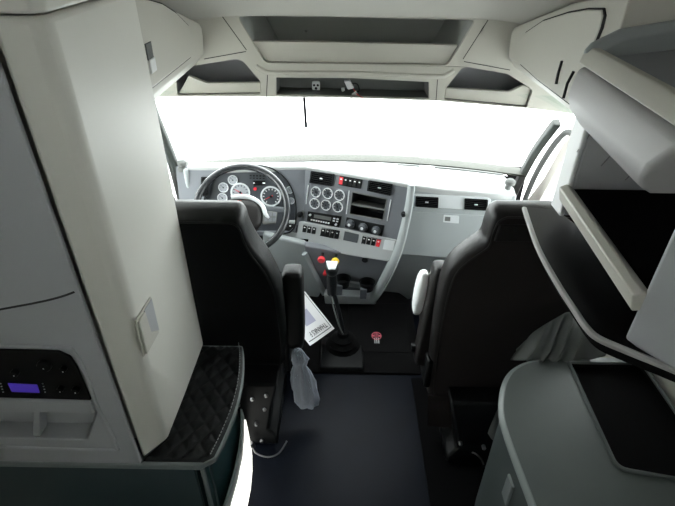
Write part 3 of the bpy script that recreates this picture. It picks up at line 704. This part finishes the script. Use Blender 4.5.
# floor mat with its emblem
T = thing('floor_mat', (.2, 2.05, 0), 'black rubber floor mat with a small red emblem in front of console', 'floor mat')
mp = [at(352, 353, z=.012), at(409, 353, z=.012), at(413, 306, z=.05), at(346, 303, z=.05)]
mp = [V((.05, 1.885, .020)), V((.385, 1.885, .020)), V((.40, 2.24, .068)), V((.05, 2.24, .068))]
put('mat_sheet', prism(mp, (0, 0, .008)), 'rubber', T, bev=.01)
MP = Plane(mp[0] + V((0, 0, .008)), mp[1] + V((0, 0, .008)), mp[0] - mp[3])
c = MP.uv(376.5, 336); E = .75
o = put('emblem', tube([MP.pt(c + V((.034 * E * math.cos(t), .034 * E * math.sin(t))), .0015) for t in [k / 32 * 2 * PI for k in range(32)]], .0022, closed=True, n=6), 'pink', T)
for dx, y0, y1 in ((-.010, -.018, .034), (0, -.018, .034), (.010, -.018, .034)):
    put('emblem_bar', MP.pan([c + E * V((dx - .002, y0)), c + E * V((dx + .002, y0)), c + E * V((dx + .002, y1)), c + E * V((dx - .002, y1))], 0, .002), 'pink', o)
for dx in (-.014, 0, .014):
    put('emblem_stripe', MP.pan([c + E * V((dx - .0035, -.068)), c + E * V((dx + .0035, -.068)), c + E * V((dx + .0035, -.020)), c + E * V((dx - .0035, -.020))], 0, .002), 'silver', o)
for s in (-1, 1): put('emblem_wing', MP.pan([c + E * V((s * .015, -.008)), c + E * V((s * .033, -.004)), c + E * V((s * .031, .006)), c + E * V((s * .015, .010))], 0, .002), 'pink', o)

# ------------------------------------------------------------------ left: tall closet with control panel
YR = .85
T = thing('tall_closet', (-.75, 1.1, .6), 'tall pale grey closet with radio panel standing beside the quilted counter', 'closet')
prof = [(-.571, YR), (-.50, YR + .005), (-.484, YR + .025), (-.492, 1.1), (-.51, 1.33), (-1.115, 1.33), (-1.115, .915), (-.580, .915)]
prlo = [(-.571, YR), (-.524, YR + .062), (-.518, YR + .075), (-.512, 1.1), (-.508, 1.33)] + prof[5:]
prmd = [tuple(V(a).lerp(V(b), .75)) for a, b in zip(prlo, prof)]
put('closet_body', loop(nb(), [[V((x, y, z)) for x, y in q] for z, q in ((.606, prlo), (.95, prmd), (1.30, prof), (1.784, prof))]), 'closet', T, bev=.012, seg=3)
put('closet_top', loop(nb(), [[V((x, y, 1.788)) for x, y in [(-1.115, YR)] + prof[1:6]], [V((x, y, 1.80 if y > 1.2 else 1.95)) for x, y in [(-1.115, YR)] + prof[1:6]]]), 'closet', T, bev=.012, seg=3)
RF = Plane((-.95, YR, 1.2), (-.571, YR, 1.2), (0, 0, -1))
rf_out = [V((-.165, -.598)), V((.376, -.598)), V((.376, .584)), V((-.165, .584))]
cp = rounded([RF.uv(*p) for p in ((-44, 392), (99, 404), (76, 351), (62, 345), (-44, 343))], [0, .004, .05, .05, 0])
rc = rounded([RF.uv(*p) for p in ((-44, 433), (89, 436), (99, 408), (-44, 404))], .008)
put('radio_side_panel', RF.holed(rf_out, [rc], 0, .012), 'cool', T, bev=.003)
wp = well_obj(RF, 'storage_pocket', rc, .010, .05, 'cool', T, .95)
put('pocket_divider', RF.pan([RF.uv(*p) for p in ((34, 434), (42, 434), (41, 406), (34, 406))], -.03, .008), 'cool', wp, bev=.003)
# frame lip round the panel
fr = [RF.uv(*p) for p in ((-44, 441), (104, 446), (117, 441), (100, 404), (86, 365), (76, 349), (62, 343.5), (-44, 341))]
put('panel_moulding', tube(spline([RF.pt(p, .012) for p in fr], 5), .006), 'cool', T)
put('panel_ledge', RF.pan([RF.uv(*p) for p in ((-44, 403.5), (98, 406.5), (93, 395), (-44, 391.5))], .012, .024), 'cool', T, bev=.004)
cpl = [RF.uv(*p) for p in ((-44, 391), (94.5, 395), (80, 361), (74, 351.5), (62, 346), (-44, 343.5))]
ctl = put('control_panel', RF.pan(rounded(cpl, .006), .012, .018), 'gloss', T, bev=.002)
put('display', RF.pan([RF.uv(*p) for p in ((16, 386), (43.5, 387), (41, 379), (12, 377.5))], .018, .0195), 'lcd', ctl, bev=.001)
for x, y, r in ((49, 359, .017), (68, 362, .008), (65, 382, .008), (80, 383, .010), (20, 366, .010)):
    k = put('control_knob', lathe(RF.pt(RF.uv(x, y), .018), RF.N, [(r, 0), (r, .008), (r * .85, .011)], n=20), 'gloss', ctl)
    put('knob_mark', RF.pan(RF.box_at(x + .5, y + 1, .0025, .003), .029, .030), 'white', k)
for x0 in (5, 46.5):
    for k in range(4): put('panel_button', RF.pan(RF.box_at(x0 + k * .8, 378 + k * 2.8, .003, .0022), .018, .0195), 'silver', ctl)
put('door_gap', tube(spline([RF.pt(RF.uv(*p), .012) for p in ((-44, 314), (0, 306.5), (45, 298), (66, 292.5), (77, 288.5))], 5), .0028, n=6), 'seam', T)
# latch on the aisle face
AF = Plane((-.484, YR + .025, .6), (-.51, 1.33, .6), (0, 0, -1))
hl = [AF.uv(*p) for p in ((143, 357), (135, 321), (150, 297), (158, 331.5))]
lt = put('door_latch', AF.pan(hl, -.002, .003), 'trim', T, bev=.0015)
put('latch_hollow', AF.pan([AF.uv(*p) for p in ((148.5, 332), (142.5, 311), (150, 298.5), (157.5, 330))], .003, .0045), 'cool', lt)
put('latch_tab', AF.pan([AF.uv(*p) for p in ((144, 354), (136, 322), (142, 312), (148.5, 333), (156.5, 331.5))], .003, .009), 'trim', lt, bev=.002)
# side panel beyond the groove (cover strip)

# lower cabinet and quilted top
LZ = .6
T = thing('side_cabinet', (-.65, 1.1, 0), 'dark teal lower cabinet with pale edged top under the tall closet', 'cabinet')
edge = [(-1.115, .838), (-.405, .838), (-.362, .865), (-.345, .95), (-.332, 1.06), (-.335, 1.18), (-.35, 1.28), (-.365, 1.335)]
edge = [(p.x, p.y) for p in spline([(x, y, 0) for x, y in edge[2:]], 4)]
edge = [(-1.115, .838), (-.405, .838)] + edge
ins = lambda d: [(-1.115, .838 + d), (-.405 - d * .4, .838 + d)] + [(x - d, y + (d * .6 if i == 0 else 0)) for i, (x, y) in enumerate(edge[2:])]
put('counter_edge', prism([(x, y, LZ - .028) for x, y in edge + [(-1.115, 1.33)]], (0, 0, .026)), 'edge', T, bev=.006, seg=3)
put('carcass', prism([(x, y, 0) for x, y in ins(.056) + [(-1.115, 1.32)]], (0, 0, LZ - .03)), 'lowdark', T)
put('rear_panel', box((-1.115, .845, .02), (-.425, .858, LZ - .03)), 'low', T, bev=.003)
put('corner_moulding', tube([(-.408, .862, LZ - .03), (-.408, .862, .02)], .008), 'edge', T)
put('corner_moulding', tube([(-.40, .900, LZ - .03), (-.40, .900, .02)], .005), 'low', T)
# quilted pad with real diamond relief
def quilt():
    import bisect
    E = edge[2:]
    def xr(y):
        if y < E[0][1]: return -.405 + (-.362 + .405) * (y - .838) / (.865 - .838)
        for (xa, ya), (xb, yb) in zip(E, E[1:]):
            if y <= yb: return xa + (xb - xa) * (y - ya) / max(yb - ya, 1e-6)
        return E[-1][0]
    bm = nb(); rows = []
    for i in range(100):
        y = .848 + (1.325 - .848) * i / 99; row = []; xe = xr(y) - .005; xs = min(-.522, -.572 + (y - .848) * .7)
        for j in range(48):
            x = xs + (xe - xs) * j / 47
            a = (x * .80 + y * .60) / .042; b = (x * -.80 + y * .60) / .042
            h = min(abs(math.sin(a * PI)), abs(math.sin(b * PI))) ** .45
            e = min(1, (xe - x) / .01, (y - .848) / .008, (1.325 - y) / .008)
            row.append(V((x, y, LZ - .002 + max(0, e) * (.006 + .008 * h))))
        rows.append(row)
    low = [[V((q.x, q.y, LZ - .003)) for q in r] for r in (rows[-1], rows[0])]
    loop(bm, rows + low + [rows[0]], closed=False)
    return bm
qp = put('quilted_pad', quilt(), 'pad', T, smooth=60)
st = [(x - .014, y) for x, y in edge[2:]]
tot = 0
for (xa, ya), (xb, yb) in zip(st, st[1:]):
    for k in range(2):
        t0, t1 = k / 2 + .06, k / 2 + .36
        a_, b_ = V((xa + (xb - xa) * t0, ya + (yb - ya) * t0, LZ + .0125)), V((xa + (xb - xa) * t1, ya + (yb - ya) * t1, LZ + .0125))
        if (b_ - a_).length > .002: put('stitch', tube([a_, b_], .0014, n=5), 'stitch', qp)
T = thing('added_glow_strip', (-.34, 1.1, 0), 'added glowing strip for a bright white patch low on the dark cabinet', 'added glow')  # glowing strip added for a bright patch of unknown cause
LS = ((-.378, .84, .27), (-.366, .93, .27), (-.358, 1.02, .275), (-.356, 1.12, .28), (-.362, 1.20, .30), (-.374, 1.27, .31), (-.384, 1.31, .24), (-.390, 1.345, .06))
bm = loop(nb(), [[V((x, y, 0.004)), V((x + .004, y, 0.004)), V((x - .002, y, h * .8)), V((x - .008, y, h * .8))] for x, y, h in LS])
put('glow_face', bm, 'strip', T, smooth=60)
put('glow_backing', loop(nb(), [[V((x - .001, y, 0.002)), V((x - .016, y, 0.002)), V((x - .016, y, h + .004)), V((x - .009, y, h + .004))] for x, y, h in LS]), 'edge', T)

# ------------------------------------------------------------------ right: overhead cupboard
T = thing('overhead_cupboard', (.85, .8, 1.48), 'large pale grey cupboard with recessed top high on the passenger side', 'cupboard')
# cross-section (x, z) swept along the cab; the near end turns outward
def sweep(sec, path): return [[V((px_ + sx * nx, py_ + sx * ny, z)) for sx, z in sec] for px_, py_, nx, ny in path]
pth = [(.55, 1.235, 1, 0), (.548, 1.05, 1, 0), (.55, .86, 1, 0), (.575, .72, .97, .1), (.64, .60, .8, .3), (.78, .50, .5, .6)]
pth = [(.553, 1.24), (.548, .60), (.56, .40)]
bm = nb()
def ring(y, x0, d=0): return [V((x0 + .058, y + d, 1.487)), V((x0 + .04, y + d, 1.500)), V((x0 + .003, y + d * .6, 1.54)), V((x0 - .010, y + d * .4, 1.575)), V((x0, y, 1.640)), V((1.04, y, 1.640)), V((1.04, y + d, 1.485))]
put('door_panel', loop(nb(), [ring(1.235, .567), ring(.72, .532, .125)]), 'cupb', T, bev=.016, seg=4, smooth=50)
rimq = [(.567, 1.237), (.532, .72), (.50, .30)]
def rim(x0, y): return [V((x0, y, 1.645)), V((x0 + .006, y, 1.668)), V((x0 + .018, y, 1.682)), V((x0 + .034, y, 1.683)), V((x0 + .046, y, 1.668)), V((x0 + .046, y, 1.645))]
put('top_rim', loop(nb(), [rim(*q) for q in rimq]), 'trim', T, bev=.003)
fr_ = [(.572, 1.236, 1.675), (.585, 1.238, 1.692), (.64, 1.238, 1.722), (.777, 1.238, 1.745), (1.03, 1.238, 1.765)]
put('top_rim', loop(nb(), [[V((x, y, z)), V((x, y - .014, z - .002)), V((x + .006, y - .03, z - .018)), V((x + .006, y - .03, 1.642)), V((x, y, 1.642))] for x, y, z in fr_]), 'dashl', T, bev=.003)
put('top_surface', loop(nb(), [[V((x0 + .045, y, 1.645)), V((1.035, y, 1.645)), V((1.035, y, 1.715)), V((x0 + .045, y, 1.664))] for x0, y in ((.567, 1.225), (.532, .72), (.50, .30))]), 'ctop', T)
put('door_hinge', tube([(.563, 1.24, 1.625), (.556, 1.242, 1.595), (.555, 1.240, 1.56)], .0035), 'black', T)

# bulkhead between cab and sleeper on the passenger side
T = thing('bulkhead_panel', (.85, 1.35, 1.16), 'grey stitched bulkhead panel with daylit edge coloured white behind the passenger door', 'bulkhead')
put('padded_panel', box((.668, 1.285, 1.20), (1.04, 1.335, 1.45)), 'quiltg', T, bev=.006)
put('edge_trim', box((.652, 1.28, 1.20), (.668, 1.355, 1.495)), 'white', T, bev=.006, seg=3)  # white colour stands in for daylight blowing out the bulkhead edge
for k in range(3):
    pa = at(577 + k * 24, 152 + k * 14, y=1.2835); pb_ = at(600 + k * 27, 122 + k * 17, y=1.2835)
    put('stitch_line', tube([pa, (pa + pb_) / 2 + V((0, 0, .004)), pb_], .0018, n=5), 'stitch', T)

# ------------------------------------------------------------------ right: shelf unit
SZ = 1.18  # shelf unit scaled about the camera, coordinates then written in by hand
T = thing('shelf_unit', (.8, 1.0, 1.1), 'black topped two level shelf unit with pale rails under the overhead cupboard', 'shelf unit')
rimp = [(.607, 1.36), (.576, 1.123), (.55, .864), (.562, .797), (.60, .744), (.662, .672), (.768, .576), (.96, .45)]
rimp = [at(*p, z=SZ) for p in ((526.5, 207), (540, 245), (560.5, 282), (577, 307), (588, 323), (601, 335), (631, 348), (676, 366), (760, 402))]
rs = [V((p.x, p.y, 0)) for p in spline(rimp, 5)]
poly = [(p.x, p.y, SZ - .02) for p in rs] + [(1.04, .43, SZ - .02), (1.04, 1.275, SZ - .02), (.70, 1.275, SZ - .02), (.68, 1.36, SZ - .02)]
put('lower_shelf', prism(poly, (0, 0, .02)), 'gloss', T)
rr = [[V((p.x, p.y, SZ)) + V((-.008, -.002, z)) for z in (0,)] for p in rs]
put('shelf_rim', tube([p + V((-.004, -.002, SZ - .008)) for p in rs], .008, n=10, flat=1.5), 'cupb', T)
put('shelf_skirt', loop(nb(), [[V((p.x, p.y, SZ - .015)), V((p.x + .008, p.y, SZ - .015)), V((p.x + .018, p.y, SZ - .045)), V((p.x + .010, p.y, SZ - .045))] for p in rs]), 'matte', T)
a, b = V((.640, 1.272, 1.281)), V((.604, .772, 1.281))
w = V((.012, 0, 0))
put('upper_rail', loop(nb(), [[q + V((-.006, 0, -.022)), q + V((-.018, 0, .020)), q + V((.002, 0, .03)), q + V((.020, 0, .022)), q + V((.020, 0, -.02))] for q in (a, a * .5 + b * .5, b)]), 'trim', T, bev=.004)
put('upper_shelf', prism([a + V((.01, 0, -.005)), b + V((.01, 0, -.005)), V((1.03, .80, 1.276)), V((1.03, 1.272, 1.276))], (0, 0, .018)), 'matte', T)
put('back_lining', box((1.03, .5, SZ), (1.045, 1.275, 1.48)), 'matte', T)
# upright at the near end
up_ = [(.610, .776), (.622, .748), (.677, .672), (.768, .59), (.96, .461), (.99, .48), (.8, .64), (.634, .792)]
put('end_upright', prism([(x, y, SZ) for x, y in up_], (0, 0, .30)), 'cool', T, bev=.008)

# right: counter cabinet
CZ = .70
T = thing('counter_cabinet', (.8, .85, 0), 'grey green counter cabinet with rounded corner behind the passenger seat', 'cabinet')
ce = [at(x, y, z=CZ) for x, y in ((556, 357), (530, 362), (515, 370), (507, 382), (503.5, 400), (504.5, 418), (511, 440), (523, 472), (536, 506), (550, 545))]
ce = [V((1.035, ce[0].y, CZ))] + spline(ce, 4) + [V((ce[-1].x, .30, CZ)), V((1.035, .30, CZ))]
TP = Plane((0, 0, CZ), (1, 0, CZ), (0, -1, 0))
hole = rounded([V((p.x, p.y)) for p in [at(569, 363, z=CZ), at(617, 469, z=CZ), V((1.02, .735, CZ)), V((1.02, at(569, 363, z=CZ).y, CZ))]], [.0, .03, 0, 0])
wt = [V((p.x, p.y)) for p in ce]; h0_, h1_ = wt[0].y, hole[0].y
put('worktop', TP.holed([V((1.035, h1_))] + wt[:-1] + [V((1.035, .30)), V((1.035, .735))] + hole[1:-2][::-1] + [hole[0]], [], -.025, 0), 'counter', T, smooth=10)
well_obj(TP, 'top_recess', hole, -.002, .020, 'matte', T, 1)
put('recess_moulding', tube([V((p.x, p.y, CZ + .002)) for p in hole], .006, closed=True, n=8, flat=1), 'counter', T)
put('edge_band', tube([V((p.x - .003, p.y, CZ - .010)) for p in ce[1:-2]], .009, n=8, flat=1.4), 'edge', T)
cx0 = sum(p.x for p in ce[1:-2]) / len(ce[1:-2])
fpts = [V((p.x + .022, p.y - .0, 0)) for p in ce[1:-1]]
fp = [V((1.035, ce[0].y - .02, 0))] + fpts + [V((1.035, .30, 0))]
put('carcass', prism(fp, (0, 0, CZ - .03)), 'low', T)
# curved door following the body
df = [p + V((-.010, 0, 0)) for p in fpts[10:]]
put('cabinet_door', loop(nb(), [[V((p.x, p.y, .06)), V((p.x + .008, p.y, .06)), V((p.x + .008, p.y, CZ - .07)), V((p.x, p.y, CZ - .07))] for p in df]), mat('grey_green_door', (.055, .07, .07), .5, bump=.1), T, bev=.003)
dl = at(508, 490, x=.505)
o = put('door_latch', box((.5, dl.y - .022, dl.z - .05), (.512, dl.y + .022, dl.z + .05)), 'edge', T, bev=.004)

# gathered cloth at the far end of the counter
def drape(pts_top, pts_bot, n=60, m_=16, amp=.020, folds=5.2, sag=.02):
    bm = nb(); rows = []
    A, B_ = spline(pts_top, 12), spline(pts_bot, 12)
    for j in range(m_ + 1):
        t = j / m_; row = []
        for i in range(n + 1):
            s = i / n; a_ = A[min(len(A) - 1, int(s * (len(A) - 1)))]; b_ = B_[min(len(B_) - 1, int(s * (len(B_) - 1)))]
            f0 = s * (len(A) - 1); i0 = int(min(f0, len(A) - 2)); a_ = A[i0].lerp(A[i0 + 1], f0 - i0)
            f1 = s * (len(B_) - 1); i1 = int(min(f1, len(B_) - 2)); b_ = B_[i1].lerp(B_[i1 + 1], f1 - i1)
            p = a_.lerp(b_, t); ph = s + .22 * t; w_ = (1 - abs(math.sin(ph * folds * PI + .8 * math.sin(ph * 9))) ** .6 * 2) * amp * (.5 + .5 * t) + amp * 1.3 * noise.noise(V((s * 5, t * 2, 1)))
            row.append(p + V((0, -w_ * .7, w_ + math.sin(t * PI) * sag)))
        rows.append(row)
    rows += [[q - V((0, -.002, .006)) for q in r] for r in reversed(rows)]
    return loop(bm, rows + [rows[0]], closed=False)
T = thing('curtain_bundle', (.68, 1.25, .70), 'light grey gathered cloth bundled between passenger seat and counter', 'cloth')
tp = [at(519, 348, y=1.285), at(534, 332, y=1.285), at(556, 318, y=1.285), at(574, 311, y=1.285), at(602, 322, y=1.285)]
bt = [at(513, 358, y=1.20), at(530, 361, y=1.19), at(553, 361, y=1.17), at(576, 360, y=1.17), at(604, 356, y=1.17)]
put('folded_cloth', drape(tp, bt), 'drape', T, smooth=180)
tp = [at(497, 410, z=.52), at(504, 407, z=.52), at(508, 410, z=.52)]; bt = [at(488, 433, z=.35), at(494, 440, z=.33), at(499, 438, z=.33)]
put('hanging_end', drape(tp, bt, n=16, amp=.004, folds=3, sag=0), 'drape', T, smooth=180)

# seat belt seen as a pale line on the passenger side is the shelf rim; door belt reel at the sleeper post
# ------------------------------------------------------------------ world and lights
W = bpy.data.worlds.new('overcast'); S.world = W; W.use_nodes = True
bg = W.node_tree.nodes['Background']; bg.inputs[0].default_value = (.98, .99, 1.0, 1); bg.inputs[1].default_value = 11.0
S.view_settings.view_transform = 'Standard'; S.view_settings.look = 'None'; S.view_settings.gamma = 1; S.view_settings.use_curve_mapping = False
S.view_settings.exposure = 0.0
S.cycles.use_denoising = True
S.cycles.max_bounces = 10; S.cycles.diffuse_bounces = 6; S.cycles.transparent_max_bounces = 12
for o in list(bpy.data.objects):
    if '_w' in o: del o['_w']
